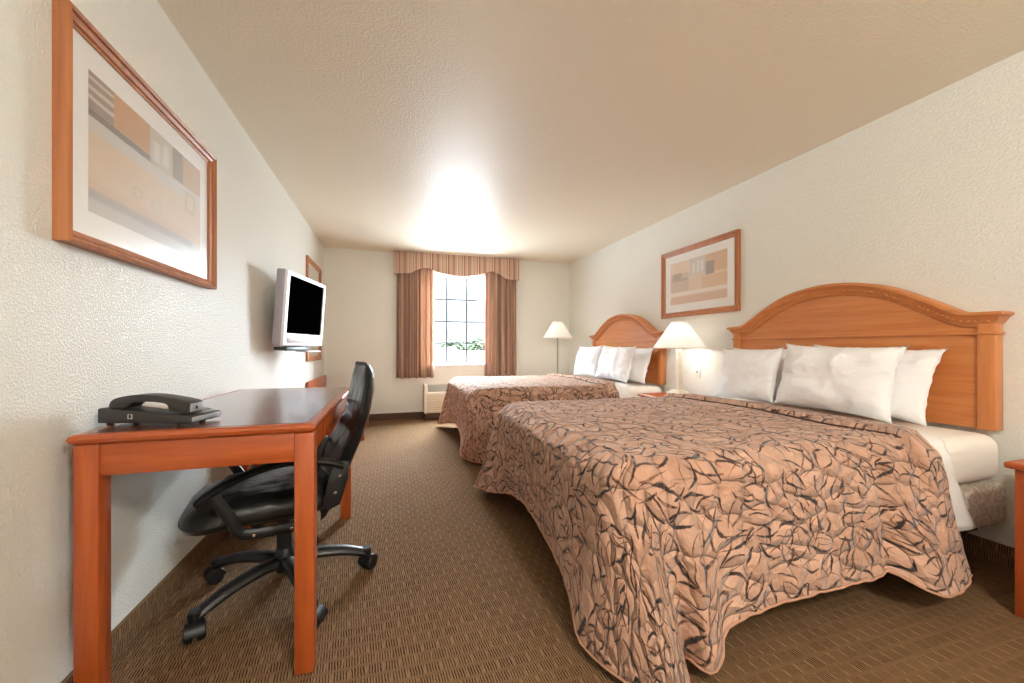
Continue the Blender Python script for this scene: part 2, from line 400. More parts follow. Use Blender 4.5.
# ------------------------------------------------------------------ beds
NB = 1.90                                         # centre line of the near bed
def headboard(name, label, yc, grp):
    t = thing(name, label, 'headboard', (XR, yc+.012, .63), group=grp)
    t.scale = (1,.98,1)
    half = [(.81,1.222),(.76,1.222),(.70,1.224),(.655,1.232),(.60,1.262),(.54,1.298),(.47,1.338),(.39,1.380),(.31,1.415),(.22,1.441),(.11,1.459),(0,1.465)]
    top = half + [(-y, z) for y, z in half[-2::-1]]
    sp = spline([(0,y,z-.63) for y,z in top], 4)
    inner = [(p.y, p.z-.035) for p in sp if abs(p.y) < .775]
    inner = [(.772, inner[0][1])] + inner + [(-.772, inner[-1][1])]
    b = BM(); prism(b, [(-.772,.020)] + [(.772,.020)] + inner, 0, -.055, -.004); obj('panel', b, M['hy'], t, ang=30)
    for s in (1,-1):
        b = BM(); box(b, -.072,-.004, min(s*.714,s*.777), max(s*.714,s*.777), .019, .555, .004); obj('post', b, M['hz'], t)
    b = BM(); 
    pr = [(0,-.0),(.098,-.0),(.104,-.006),(.104,-.016),(.094,-.022),(.088,-.030),(.082,-.040),(.074,-.052),(.066,-.060),(.066,-.070),(.060,-.076),(0,-.076)]
    rings = []
    for i, p in enumerate(sp):
        d = (sp[min(i+1,len(sp)-1)]-sp[max(i-1,0)]).normalized(); nrm = Vector((0, d.z, -d.y))
        if nrm.z < 0: nrm = -nrm
        end = i == 0 or i == len(sp)-1
        if not end and abs(p.y) > .735: continue
        ring = []
        for (pp, nn) in pr:
            q = p + nrm*nn
            if end: q.y = math.copysign(.708 + max(pp,.055), p.y)
            ring.append(b.verts.new((-.002-pp, q.y, q.z)))
        rings.append(ring)
    rings = [[b.verts.new((-.001, v.co.y, v.co.z)) for v in rings[0]]] + rings + [[b.verts.new((-.001, v.co.y, v.co.z)) for v in rings[-1]]]   # mitred returns to the wall
    for r0, r1 in zip(rings, rings[1:]):
        for k in range(len(pr)): b.faces.new((r0[k], r0[(k+1)%len(pr)], r1[(k+1)%len(pr)], r1[k]))
    mo = obj('crown_moulding', b, M['hy'], t, ang=50)
    b = BM()
    L = [0]
    for p0, p1 in zip(sp, sp[1:]): L.append(L[-1]+(p1-p0).length)
    nb = 74
    for k in range(nb):
        s_ = .05 + (L[-1]-.10)*k/(nb-1)
        i = max(j for j in range(len(L)) if L[j] <= s_); i = min(i, len(sp)-2)
        f = (s_-L[i])/(L[i+1]-L[i]); p = sp[i].lerp(sp[i+1], f); d = (sp[i+1]-sp[i]).normalized(); nrm = Vector((0,-d.z,d.y))
        if nrm.z < 0: nrm = -nrm
        c = p - nrm*.046; 
        tb = BM(); bmesh.ops.create_icosphere(tb, subdivisions=1, radius=1)
        ang = math.atan2(d.z, d.y) + (.6 if k % 2 else -.6)
        merge(b, tb, Matrix.Translation((-.082, c.y, c.z)) @ Matrix.Rotation(ang, 4, 'X') @ Matrix.Diagonal((.006,.0105,.006,1)))
    obj('carved_beading', b, M['hz'], mo)
    b = BM(); box(b, -.066,-.05,-.70,.70,.482,.494,.004); 
    for s in (1,-1): box(b, -.080,-.004, min(s*.70,s*.785), max(s*.70,s*.785), .482,.494,.004)
    obj('bead_rail', b, M['hy'], t)
    return t
headboard('headboard', 'large arched orange wood headboard on the wall behind the nearer bed', NB, 'arched headboards')
headboard('headboard', 'arched orange wood headboard on the wall behind the far bed by the window', NB+2.465, 'arched headboards')

def bed(label, yc):
    t = thing('bed', label, 'bed', (1.74, yc, 0), group='double beds')
    b = BM(); box(b, -1.0, 1.065, -.775,.775, .21,.405, .03, 4); obj('box_spring', b, M['damask'], t)['label'] = 'grey damask box spring'
    b = BM(); box(b, -1.0, 1.055, -.765,.765, .408,.640, .062, 6)
    for v in b.verts:
        if v.co.x > .9 : v.co.z -= .010*max(0,(v.co.x-.9)/.15)*(1 if v.co.z > .52 else 0)
    obj('mattress', b, M['mattress'], t)['label'] = 'white sheeted mattress'
    b = BM()
    for y in (-.70,.70): box(b, -.95,.95, y-.02,y+.02,.175,.209)
    for x in (-.93,0,.93): box(b, x-.02,x+.02,-.70,.70,.175,.209)
    fr = obj('bed_frame', b, M['black_metal'], t)
    for x in (-.80,.80):
        for y in (-.62,.62):
            b = BM(); lathe(b, [(.022,0),(.026,.006),(.026,.02),(.017,.03),(.017,.176)], (x,y,0), 16); obj('leg', b, M['black_metal'], t)
    return t
bed('double bed nearer the camera, white mattress and grey box spring showing at its head end', NB)
bed('far double bed beside the window, mostly under its leaf print spread', NB+2.465)

# bedspread: one cloth grown from the edge of the mattress (p runs round three sides, r from the middle out and down to the hem)
ZT = .672
def interp(tab, p):
    ks = [q[0] for q in tab]
    if p <= ks[0]: return Vector(tab[0][1:])
    if p >= ks[-1]: return Vector(tab[-1][1:])
    i = max(j for j in range(len(ks)) if ks[j] <= p)
    a, bq, c, d = tab[max(i-1,0)], tab[i], tab[i+1], tab[min(i+2,len(tab)-1)]
    h = c[0]-bq[0]; t = (p-bq[0])/h
    v0, v1 = Vector(bq[1:]), Vector(c[1:])
    m0 = (v1-Vector(a[1:]))/max(c[0]-a[0],1e-6)*h; m1 = (Vector(d[1:])-v0)/max(d[0]-bq[0],1e-6)*h
    return (2*t**3-3*t*t+1)*v0+(t**3-2*t*t+t)*m0+(-2*t**3+3*t*t)*v1+(t**3-t*t)*m1
XF, YN, YFAR, RC, XH = .725, NB-.772, NB+.772, .10, 2.19
S1 = XH-XF-RC; SA = RC*PI/2; S2 = YFAR-YN-2*RC; SP = 2*S1+2*SA+S2
def edge(p):
    if p < S1: return Vector((XH-p, YN, 0)), Vector((0,-1,0))
    p -= S1
    if p < SA:
        a = -PI/2-p/RC; n = Vector((math.cos(a), math.sin(a), 0)); return Vector((XF+RC, YN+RC, 0))+n*RC, n
    p -= SA
    if p < S2: return Vector((XF, YN+RC+p, 0)), Vector((-1,0,0))
    p -= S2
    if p < SA:
        a = PI-p/RC; n = Vector((math.cos(a), math.sin(a), 0)); return Vector((XF+RC, YFAR-RC, 0))+n*RC, n
    p -= SA
    return Vector((XF+RC+p, YFAR, 0)), Vector((0,1,0))
HEM = [(0,2.32,1.035,.10),(.08,2.22,1.005,.10),(.18,2.09,.985,.10),(.25,2.0,.982,.110),(.295,1.945,.995,.130),(.335,1.905,1.025,.152),(.372,1.868,1.055,.165),(.47,1.74,1.052,.170),(.67,1.53,1.047,.172),
 (.92,1.28,1.045,.166),(1.09,1.11,1.048,.142),(1.14,1.045,1.05,.11),(1.18,1.005,1.02,.06),(1.25,.935,1.01,.042),(1.31,.905,1.06,.05),(1.37,.86,.985,.035),(1.42,.785,.955,.025),(1.47,.69,1.05,.028),
 (1.54,.605,1.235,.045),(1.63,.635,1.335,.09),(1.72,.655,1.44,.125),(1.95,.68,1.65,.155),(2.3,.69,2.04,.20),(2.55,.675,2.3,.17),(2.75,.63,2.55,.10),(2.87,.575,2.79,.05),
 (2.94,.585,2.87,.045),(3.02,.69,2.85,.05),(3.08,.80,2.79,.05),(3.2,.93,2.75,.09),(3.5,1.2,2.75,.15),(SP,2.3,2.76,.12)]
NR0, NR1 = 24, 34
def fold(d):
    # the spread is doubled over along its head end: a small step up, fading towards the pillows
    k = min(1, max(0, (d+.010)/.020)); k = k*k*(3-2*k)
    return .026*k*max(0, 1-max(0,d)/.32) - .016*math.exp(-((d+.016)/.008)**2)
def spread_point(p, r):
    """r in 0..1 top (middle to edge), 1..2 skirt"""
    E, n = edge(p)
    if p < S1: k = p/S1; S = Vector((2.385-k*(2.385-1.45), NB, 0))
    elif p > SP-S1: k = (SP-p)/S1; S = Vector((2.385-k*(2.385-1.45), NB, 0))
    else: S = Vector((1.45, NB, 0))
    if r <= 1:
        q = S.lerp(E, r)
        # the head edge bows back towards the side of the bed
        if p < S1 or p > SP-S1: q.x = S.x + (E.x-S.x)*r**2.6
        z = ZT + .006*noise.noise(q*4.0) + .003*noise.noise(q*14)
        edge_d = (1-r)*(S-E).length
        z -= .024*max(0, 1-edge_d/.05)**2
        sx = 2.14-.06*abs(q.y-NB)/.77-.02*math.sin(q.y*5)    # the fold line across the head end
        z += fold(q.x-sx)
        return Vector((q.x, q.y, z)), (q.x, q.y)
    t = r-1
    h = interp(HEM, p); 
    z0 = ZT-.024
    tt = min(t/.10, 1)
    out = .042*math.sin(tt*PI/2)
    drop = z0-h.z
    f = max(0,(t-.04)/.96)**1.12
    base = E + n*out
    q = base.lerp(Vector((h.x,h.y,0)), f)
    z = z0 - drop*t
    dsoft = t*drop
    q += n*(.010*noise.noise(Vector((p*5, t*2.2, 3)))*min(1,t*4) + .004*noise.noise(Vector((p*22, t*9, 1)))*min(1,t*4))
    z += .007*noise.noise(Vector((p*11, 9, 2)))*t + .004*math.sin(p*58)*math.sin(p*23)*t**6
    pp = p if p < SP/2 else SP-p
    q += n*(fold(.125-pp)*max(0,1-t*1.2) - .024*math.exp(-((pp-.362+.03*(1-t))/.030)**2) + .016*math.exp(-((pp-.22)/.09)**2)*min(1,t*3)*t**.3)
    # soft pipe folds falling from the corner
    q -= n*(.040*math.exp(-((pp-1.43+.115*t)/.050)**2)*min(1,t*2.2)*(1-.4*t) - .022*math.exp(-((pp-1.32+.10*t)/.05)**2)*min(1,t*2)*(1-t*.6) + .022*math.exp(-((pp-1.62+.06*t)/.045)**2)*min(1,t*2.2)*(1-.3*t))
    d = t*.60
    return Vector((q.x, q.y, max(z,.016))), (E.x+n.x*d, E.y+n.y*d)
def bedspread_mesh():
    ps = []; p = 0.0
    while p < SP: ps.append(p); p += .0055 if (p < .17 or p > SP-.17) else .0115
    ps.append(SP); NP = len(ps)
    b = BM(); rows = [i/NR0 for i in range(NR0)]+[1+i/NR1 for i in range(NR1+1)]
    lay = b.loops.layers.uv.verify(); V = []; U = []
    for i in range(NP):
        p = ps[i]; vr = []; ur = []
        for r in rows:
            c, u = spread_point(p, r); c = c - Vector((1.74, NB, 0)); vr.append(b.verts.new(c)); ur.append(u)
        V.append(vr); U.append(ur)
    for i in range(NP-1):
        for j in range(len(rows)-1):
            f = b.faces.new((V[i][j], V[i+1][j], V[i+1][j+1], V[i][j+1]))
            for l, (a, c) in zip(f.loops, ((i,j),(i+1,j),(i+1,j+1),(i,j+1))): l[lay].uv = U[a][c]
    hem = [Vector(v.co) for v in (q[-1] for q in V)]
    b.normal_update()
    for f in b.faces:
        if f.normal.z < -.5 and f.calc_center_median().z > .6: pass
    # face everything outwards
    b.faces.ensure_lookup_table()
    if b.faces[NP//2].normal.z < 0: bmesh.ops.reverse_faces(b, faces=b.faces)
    bmesh.ops.remove_doubles(b, verts=b.verts, dist=1e-5)
    return b, hem
def bedspread(label, yc, src=None):
    if src: 
        o = copy_tree(src); o.location = (1.74, yc, 0); o['label'] = label; return o
    b, hem = bedspread_mesh()
    o = obj('bedspread', b, M['quilt'], None, True, 180, norm=False)
    o.data.materials.append(M['lining']); o.location = (1.74, yc, 0)
    md = o.modifiers.new('thickness', 'SOLIDIFY'); md.thickness = .008; md.offset = -1; md.material_offset = 1; md.material_offset_rim = 0
    tag(o, label, 'bedspread', 'leaf print bedspreads')
    b = BM(); cp = []
    for k in range(61):
        y = NB-.755+1.51*k/60; sx = 2.14-.06*abs(y-NB)/.77-.02*math.sin(y*5)
        q = Vector((sx, y, 0)); cp.append(Vector((sx-.009-1.74, y-NB, ZT-.0005+.006*noise.noise(q*4.0)-.024*max(0, 1-(.772-abs(y-NB))/.05)**2)))
    tube(b, cp, .0045, 8); obj('fold_seam_shadow', b, M['seam_shadow'], o)
    b = BM(); tube(b, hem[::2], .0045, 8); obj('hem_piping', b, M['piping'], o)
    return o
sp0 = bedspread('quilted tan bedspread with black leaf strokes draped over the nearer bed', NB)
bedspread('quilted tan bedspread with black leaf strokes on the far bed by the window', NB+2.465, sp0)

def bed_sheet(label, yc, src=None):
    if src:
        o = src.copy(); C.objects.link(o); o.location = (1.74, yc, 0); o['label'] = label; return o
    # cross-section over the mattress from one side to the other
    path = []
    for k in range(13): path.append((-.788+ .003*math.sin(k), .255+(.575-.255)*k/12))
    for k in range(1,9): a = PI-k/8*PI/2; path.append((-.722+.052*math.cos(a), .592+.053*math.sin(a)))
    for k in range(1,24): path.append((-.722+1.444*k/24, .645))
    for k in range(0,9): a = PI/2-k/8*PI/2; path.append((.722+.052*math.cos(a), .592+.053*math.sin(a)))
    for k in range(1,13): path.append((.788, .575-(.575-.255)*k/12))
    b = BM(); n = len(path)
    def f(u, v):
        j = round(u*(n-1)); y, z = path[j]
        side = max(0, (.62-z)/.37)
        top = 1-min(1, abs(y)/.80)
        xe = 2.30 + .21*min(1,top*2.2)**.7 + .19*side**1.15 + .004*math.sin(j*1.3)
        xs = 2.135 + .02*side
        x = xs+(xe-xs)*v
        s = 1 if y > 0 else -1
        wob = .012*side*math.sin(v*7+z*9)
        return Vector((x-1.74, y+s*(.004+wob), z + (.003*noise.noise(Vector((x*9,y*9,1))) if z > .64 else 0) - (.012*v*side)))
    grid(b, f, n, 14)
    o = obj('bed_sheet', b, M['sheet'], None, True, 180); o.location = (1.74, yc, 0)
    md = o.modifiers.new('thickness', 'SOLIDIFY'); md.thickness = .003; md.offset = 1
    return tag(o, label, 'sheet', 'white top sheets')
sh0 = bed_sheet('white top sheet showing past the spread, hanging down the side of the nearer bed', NB)
bed_sheet('white top sheet past the head end of the far bed spread', NB+2.465, sh0)

# pillows
def pillow_mesh(W, H, T, seed):
    b = BM(); nu, nv = 40, 30
    def surf(u, v, s):
        x, y = 2*u-1, 2*v-1
        ear = .055*(abs(x)*abs(y))**6
        px = x*W/2*(1-.035*(1-abs(y)**2.2)*abs(x)) * (1+ear)
        py = y*H/2*(1-.055*(1-abs(x)**2.2)*abs(y)) * (1+ear)
        th = max(0,(1-abs(x)**3.2))**.62*max(0,(1-abs(y)**3.2))**.62
        q = Vector((px*7+seed*3.1, py*7, s*2))
        edge_w = .016*noise.noise(Vector((px*26+seed, py*26, 5)))*(1-th)
        z = s*(T/2*th*(1+.42*noise.noise(q)) + .011*th**.5*noise.noise(q*2.6))+ .012*noise.noise(Vector((px*5,py*5,seed)))+edge_w
        return Vector((z, px, py))
    V1 = grid(b, lambda u, v: surf(u, v, 1), nu, nv); V2 = grid(b, lambda u, v: surf(u, v, -1), nu, nv)
    bmesh.ops.remove_doubles(b, verts=b.verts, dist=.0015)
    return b
def pillow(label, x, y, zb, lean, yaw, roll, W=.66, H=.44, T=.19, seed=1, grp='white bed pillows'):
    o = obj('pillow', pillow_mesh(W, H, T, seed), M['white_cotton'], None, True, 180)
    rot = Matrix.Rotation(yaw, 3, 'Z') @ Matrix.Rotation(lean, 3, 'Y') @ Matrix.Rotation(roll, 3, 'X')
    o.rotation_euler = rot.to_euler()
    low = min((rot @ v.co).z for v in o.data.vertices)
    o.location = (x, y, zb-low)
    return tag(o, label, 'pillow', grp)
def pillows(yc, which, sd, tab):
    names = ('standing in front on the side towards the camera', 'standing in front on the side towards the window', 'behind against the headboard on the side towards the camera', 'behind against the headboard on the side towards the window')
    for k, (x, y, zb, lean, yaw, roll, W, H, T) in enumerate(tab):
        pillow('white pillow %s, %s' % (which, names[k]), x, yc+y, zb, R(lean), R(yaw), R(roll), W, H, T, sd+k)
pillows(NB, 'on the nearer bed', 3, [(2.47,-.212,.660,15,3,1.5,.61,.395,.17), (2.478,.385,.660,15,-4,-1.5,.52,.372,.15), (2.640,-.262,.652,20,2,2.5,.64,.40,.11), (2.640,.41,.652,20,-1,-1,.62,.405,.11)])
pillows(NB+2.465, 'on the far bed', 11, [(2.47,-.30,.660,15,3,1.5,.62,.40,.17), (2.475,.38,.660,15,-3,-1.5,.66,.40,.16), (2.640,-.36,.652,18,2,1,.66,.40,.11), (2.640,.34,.652,18,-1,1,.62,.40,.11)])

# ------------------------------------------------------------------ night stands, lamps, switch
def nightstand(label, x, y):
    t = thing('nightstand', label, 'nightstand', (x, y, 0), group='wooden nightstands')
    b = BM(); box(b, -.26,.235,-.26,.26,.575,.60,.008,3); obj('top', b, M['wy'], t)
    b = BM(); box(b, -.235,.22,-.235,.235,.16,.575,.003); obj('body', b, M['wz'], t)
    d = BM(); box(d, -.252,-.235,-.20,.20,.40,.56,.004); dr = obj('drawer', d, M['wy'], t)
    b = BM(); lathe(b, [(.006,0),(.006,.014),(.014,.018),(.015,.024),(.009,.03)], (0,0,0), 14); bmesh.ops.rotate(b, verts=b.verts, cent=(0,0,0), matrix=Matrix.Rotation(-PI/2,3,'Y'))
    bmesh.ops.translate(b, verts=b.verts, vec=(-.251,0,.48)); obj('knob', b, M['nickel'], dr)
    for sx in (-.238,.198):
        for sy in (-.24,.198):
            b = BM(); box(b, sx, sx+.04, sy, sy+.04, 0, .573, .004); obj('leg', b, M['wz'], t)
    return t
nightstand('wooden nightstand between the two beds with the cream lamp on it', 2.575, 3.13)
nightstand('wooden nightstand at the right edge of the photo beside the nearer bed', 2.575, .685)

def shade_mesh(r0, r1, h):
    b = BM(); n = 48
    prof = [(r0,0),(r0*1.0,.008)] + [(r0+(r1-r0)*k/8, .008+(h-.016)*k/8) for k in range(1,9)] + [(r1,h)]
    lathe(b, prof, (0,0,0), n, cap=False); return b
def shade(parent, z, r0=.225, r1=.075, h=.25):
    o = obj('lamp_shade', shade_mesh(r0, r1, h), M['shade'], parent); o.location = (0,0,z)
    md = o.modifiers.new('thickness', 'SOLIDIFY'); md.thickness = .002
    for rr, zz in ((r0,.004),(r1,h-.004)):
        b = BM(); tube(b, [(rr*math.cos(2*PI*k/48), rr*math.sin(2*PI*k/48), zz) for k in range(49)], .004, 6, cap=False)
        obj('shade_trim', b, M['lamp_cream'], o)
    b = BM(); lathe(b, [(.012,0),(.014,.03),(.028,.06),(.030,.085),(.022,.108),(.008,.118)], (0,0,.03), 16); obj('bulb', b, M['bulb'], parent).location = (0,0,z)
def lamp_light(loc, energy, col, size=.03):
    l = bpy.data.lights.new('lamp_bulb_light', 'POINT'); l.energy = energy; l.color = col; l.shadow_soft_size = size
    o = bpy.data.objects.new('lamp_bulb_light', l); C.objects.link(o); o.location = loc
t = thing('table_lamp', 'cream table lamp with cone shade on the nightstand between the beds', 'lamp', (2.60, 3.14, .601))
b = BM(); box(b, -.075,.075,-.085,.085,0,.03,.006); box(b, -.055,.055,-.06,.06,.03,.048,.006); obj('base', b, M['lamp_cream'], t)
b = BM(); box(b, -.022,.022,-.022,.022,.048,.43,.006); obj('column', b, M['lamp_cream'], t)
b = BM(); lathe(b, [(.008,.43),(.008,.47),(.017,.472),(.017,.478)], n=14)
for k in range(3):
    a = 2*PI*k/3; tube(b, [(0,0,.683),(.07*math.cos(a),.07*math.sin(a),.683)], .0025, 6)
tube(b, [(.03,0,.475),(.045,0,.55),(.04,0,.64),(0,0,.683)], .0025, 6); obj('harp', b, M['nickel'], t)
shade(t, .44, .232, .072, .256)
lamp_light((2.60,3.14,1.125), 9, (1.0,.98,.95))
t = thing('floor_lamp', 'slim floor lamp with white cone shade in the corner past the far bed', 'lamp', (2.43, 5.62, 0))
b = BM(); lathe(b, [(.14,0),(.145,.008),(.14,.02),(.03,.03),(.018,.045)], n=36); obj('base', b, M['nickel'], t)
b = BM(); lathe(b, [(.0125,.04),(.0125,1.19),(.016,1.195),(.016,1.21)], n=16); obj('pole', b, M['nickel'], t)
b = BM()
for k in range(3):
    a = 2*PI*k/3; tube(b, [(0,0,1.433),(.07*math.cos(a),.07*math.sin(a),1.433)], .0025, 6)
tube(b, [(.03,0,1.205),(.045,0,1.29),(.04,0,1.39),(0,0,1.433)], .0025, 6); obj('harp', b, M['nickel'], t)
shade(t, 1.19, .225, .075, .256)
lamp_light((2.43,5.62,1.295), 15, (1.0,.98,.95))
t = thing('wall_switch', 'small white wall plate on the right wall above the nightstand', 'wall switch', (XR, 3.155, .815))
b = BM(); box(b, -.007,0,-.036,.036,-.058,.058,.003); obj('plate', b, M['white_plastic'], t)
b = BM(); box(b, -.016,-.006,-.005,.005,-.012,.012,.002); obj('toggle', b, M['grille'], t)

# ------------------------------------------------------------------ pictures and mirror
def framed(name, label, cat, loc, rotz, W, H, fw, depth, fill, mat_w, grp=None):
    """local: picture in the y/z plane, facing +x, back on x=0"""
    t = thing(name, label, cat, loc, (0,0,rotz), grp)
    b = BM()
    prof = [(0,0),(0,depth),(fw*.18,depth+.004),(fw*.34,depth),(fw*.40,depth-.008),(fw*.55,depth-.004),(fw*.78,depth-.010),(fw*.86,depth-.018),(fw,depth-.02),(fw,0)]
    loops = []
    for (i_, d_) in prof:
        loops.append([b.verts.new((d_, s*(W/2-i_), q*(H/2-i_))) for s, q in ((-1,-1),(1,-1),(1,1),(-1,1))])
    for r0, r1 in zip(loops, loops[1:]):
        for k in range(4): b.faces.new((r0[k], r0[(k+1)%4], r1[(k+1)%4], r1[k]))
    obj('frame', b, M['frame_wood'], t, ang=20)
    iw, ih = W-2*fw+.004, H-2*fw+.004
    if fill == 'mirror':
        b = BM(); box(b, .004,depth-.014,-iw/2,iw/2,-ih/2,ih/2); obj('mirror_glass', b, M['mirror'], t, False); return t
    b = BM(); box(b, .004,.010,-iw/2,iw/2,-ih/2,ih/2); 
    mt_ = obj('mat_board', b, M['mat_board'], t, False)
    aw, ah = iw/2-mat_w, ih/2-mat_w
    b = BM(); lay = b.loops.layers.uv.verify()
    f = b.faces.new([b.verts.new((.0108, s*aw, q*ah)) for s, q in ((-1,-1),(1,-1),(1,1),(-1,1))])
    for l, u in zip(f.loops, ((0,0),(1,0),(1,1),(0,1))): l[lay].uv = u
    obj('print', b, fill, t, False)
    b = BM(); box(b, .0135,.0155,-iw/2,iw/2,-ih/2,ih/2); obj('glass', b, M['picture_glass'], t, False)
    return t
framed('framed_picture', 'large framed abstract print on the left wall above the desk phone', 'picture', (XL, 1.916, 1.687), 0, .985, .676, .042, .036, M['art_a'], .080, 'framed abstract prints')
framed('framed_picture', 'framed abstract print on the right wall between the two headboards', 'picture', (XR, 3.164, 1.707), PI, 1.00, .69, .052, .032, M['art_b'], .080, 'framed abstract prints')
framed('wall_mirror', 'tall wood framed mirror on the left wall past the television', 'mirror', (XL, 5.26, 1.48), 0, .86, 1.17, .06, .024, 'mirror', 0)

# ------------------------------------------------------------------ television on its wall arm
t = thing('television', 'silver flat television with black screen on a wall bracket above the desk', 'television', (-.704, 3.65, 1.058), (0, R(4), R(-11)))
t.scale = (1.30,1.30,1.30)
TW, TH_ = .600, .440
b = BM()
prism(b, [(-TW/2,.012),(-TW/2+.012,0),(TW/2-.012,0),(TW/2,.012),(TW/2,TH_-.01),(TW/2-.01,TH_),(-TW/2+.01,TH_),(-TW/2,TH_-.01)], 0, -.047, 0, .004)
obj('cabinet', b, M['tv_side'], t)
b = BM()       # front bezel with the screen opening
ox, oz = TW/2, TH_; L_ = []
sx0, sx1, sz0, sz1 = -.262,.262,.078,.412
for (x, a) in ((0,'o'),(.012,'o2'),(.012,'i2'),(.004,'i')):
    if a == 'o': q = [(-ox,0),(ox,0),(ox,oz),(-ox,oz)]
    elif a == 'o2': q = [(-ox+.008,.008),(ox-.008,.008),(ox-.008,oz-.008),(-ox+.008,oz-.008)]
    else: q = [(sx0,sz0),(sx1,sz0),(sx1,sz1),(sx0,sz1)]
    L_.append([b.verts.new((x, y, z)) for y, z in q])
for r0, r1 in zip(L_, L_[1:]):
    for k in range(4): b.faces.new((r0[k], r0[(k+1)%4], r1[(k+1)%4], r1[k]))
obj('bezel', b, M['tv_silver'], t, ang=20)
b = BM(); box(b, .0,.005,sx0,sx1,sz0,sz1); obj('screen', b, M['tv_screen'], t, False)
b = BM(); box(b, .011,.0145,-.25,.25,.022,.056,.002)
obj('speaker_bar', b, M['tv_silver'], t)
b = BM(); box(b, .012,.0165,.09,.10,.064,.069,.001); obj('power_lamp', b, M['tv_mount'], t)
b = BM(); box(b, -.080,-.046,-.235,.235,.05,.375,.015,3); obj('rear_housing', b, M['tv_side'], t)
b = BM(); box(b, -.070,.005,-.225,.08,-.026,-.004,.006); box(b, -.09,-.056,-.06,.06,-.012,.06); obj('mount_tray', b, M['tv_mount'], t)
b = BM(); box(b, -.05,.03,.02,.235,-.036,-.027,.003); obj('tray_lip', b, M['tv_silver'], t)
b = BM(); box(b, -.140,-.078,-.02,.09,.10,.28,.006); obj('wall_arm', b, M['tv_mount'], t)

# ------------------------------------------------------------------ window dressing
def curtain(label, x0, x1, seed):
    b = BM(); nu, nv = 150, 24; W = x1-x0
    rnd = random.Random(seed); ph = [rnd.uniform(0, 6.28) for _ in range(4)]
    def f(u, v):
        z = .605+(2.26-.605)*v
        g = 1-.35*v
        s = u*2*PI
        d = .036*math.sin(5*s+ph[0]+.3*math.sin(s+ph[1]))+.012*math.sin(9*s+ph[2]+.6*(1-v))+.006*math.sin(16*s+ph[3])
        x = x0+W*(u+.010*math.sin(10*PI*u+ph[1])*(1-v))
        x += (1-v)*.012*(u-.5)*2*(1 if x0 > 1 else .3)
        return Vector((x, YB-.066+d*g, z+.004*math.sin(5*s)*(1-v)))
    grid(b, f, nu, nv, lambda u, v: (u*W*1.5+seed*.37, v))
    o = obj('curtain', b, M['curtain'], None, True, 180)
    md = o.modifiers.new('thickness', 'SOLIDIFY'); md.thickness = .004
    return tag(o, label, 'curtain', 'striped window curtains')
curtain('striped tan curtain hanging on the left side of the window', .075, .60, 1)
curtain('striped tan curtain hanging on the right side of the window', 1.385, 1.875, 2)
t = thing('valance', 'striped cornice valance with scalloped lower edge over the window', 'valance', (.974, YB, 2.13))
b = BM(); W2 = .94
pts = [(-W2,-.01),(-.74,-.005),(-.66,.03),(-.57,.075),(-.505,.092),(-.44,.082),(-.36,.055),(-.22,.018),(-.08,.0),(0,-.002),(.08,.0),(.22,.018),(.36,.055),(.44,.080),(.505,.092),(.57,.075),(.66,.03),(.74,-.012),(W2,-.02)]
low = [(p.x, p.z) for p in spline([(x,0,z) for x, z in pts], 4)]
poly = low + [(W2,.302),(-W2,.302)]
prism(b, poly, 1, -.135, -.115, .003); obj('face_board', b, M['valance'], t, ang=30)
for s in (-1,1):
    b = BM(); box(b, min(s*W2,s*(W2-.02)), max(s*W2,s*(W2-.02)), -.117, -.0, (-.01 if s < 0 else -.02), .302, .004); obj('side_board', b, M['valance'], t)
b = BM(); tube(b, [(x,-.126,z-.003) for x, z in low], .006, 8); obj('welt', b, M['valance'], t)

# wall air conditioner
t = thing('air_conditioner', 'off white air conditioner low on the wall under the window', 'air conditioner', (.985, YB-.002, 0))
AX = .535
b = BM(); prism(b, [(0,.10),(-.205,.10),(-.21,.11),(-.21,.395),(-.20,.40),(-.055,.495),(-.04,.505),(0,.505)], 0, -AX+.03, AX-.03); obj('casing', b, M['off_white'], t)
for s in (-1,1):
    b = BM(); prism(b, [(0,.095),(-.215,.095),(-.222,.105),(-.222,.49),(-.205,.515),(0,.515)], 0, min(s*AX,s*(AX-.04)), max(s*AX,s*(AX-.04)), .006); obj('end_cap', b, M['off_white'], t)
b = BM()
for k in range(9): box(b, -AX+.05, AX-.05, -.222,-.205, .118+k*.030, .118+k*.030+.020, .004)
obj('louvres', b, M['off_white'], t)
b = BM()
for k in range(8):
    f = k/8; y = -.195+f*.135; z = .407+f*.088
    box(b, -AX+.06, AX-.06, y, y+.008, z, z+.014)
obj('discharge_grille', b, M['grille'], t)
b = BM(); box(b, .22,.40,-.206,-.15,.405,.445,.004); obj('control_panel', b, M['white_plastic'], t)
b = BM(); box(b, -AX+.02, AX-.02, -.185, -.018, 0, .099, .003); obj('sub_base', b, M['rubber_base'], t)

# ------------------------------------------------------------------ desk
DX0, DX1, DY0, DY1, DZ = -.857, -.233, 1.402, 2.69, .806
t = thing('desk', 'orange wood writing desk with dark top against the left wall, phone on it', 'desk', ((DX0+DX1)/2, (DY0+DY1)/2, 0))
hx, hy = (DX1-DX0)/2, (DY1-DY0)/2
b = BM()
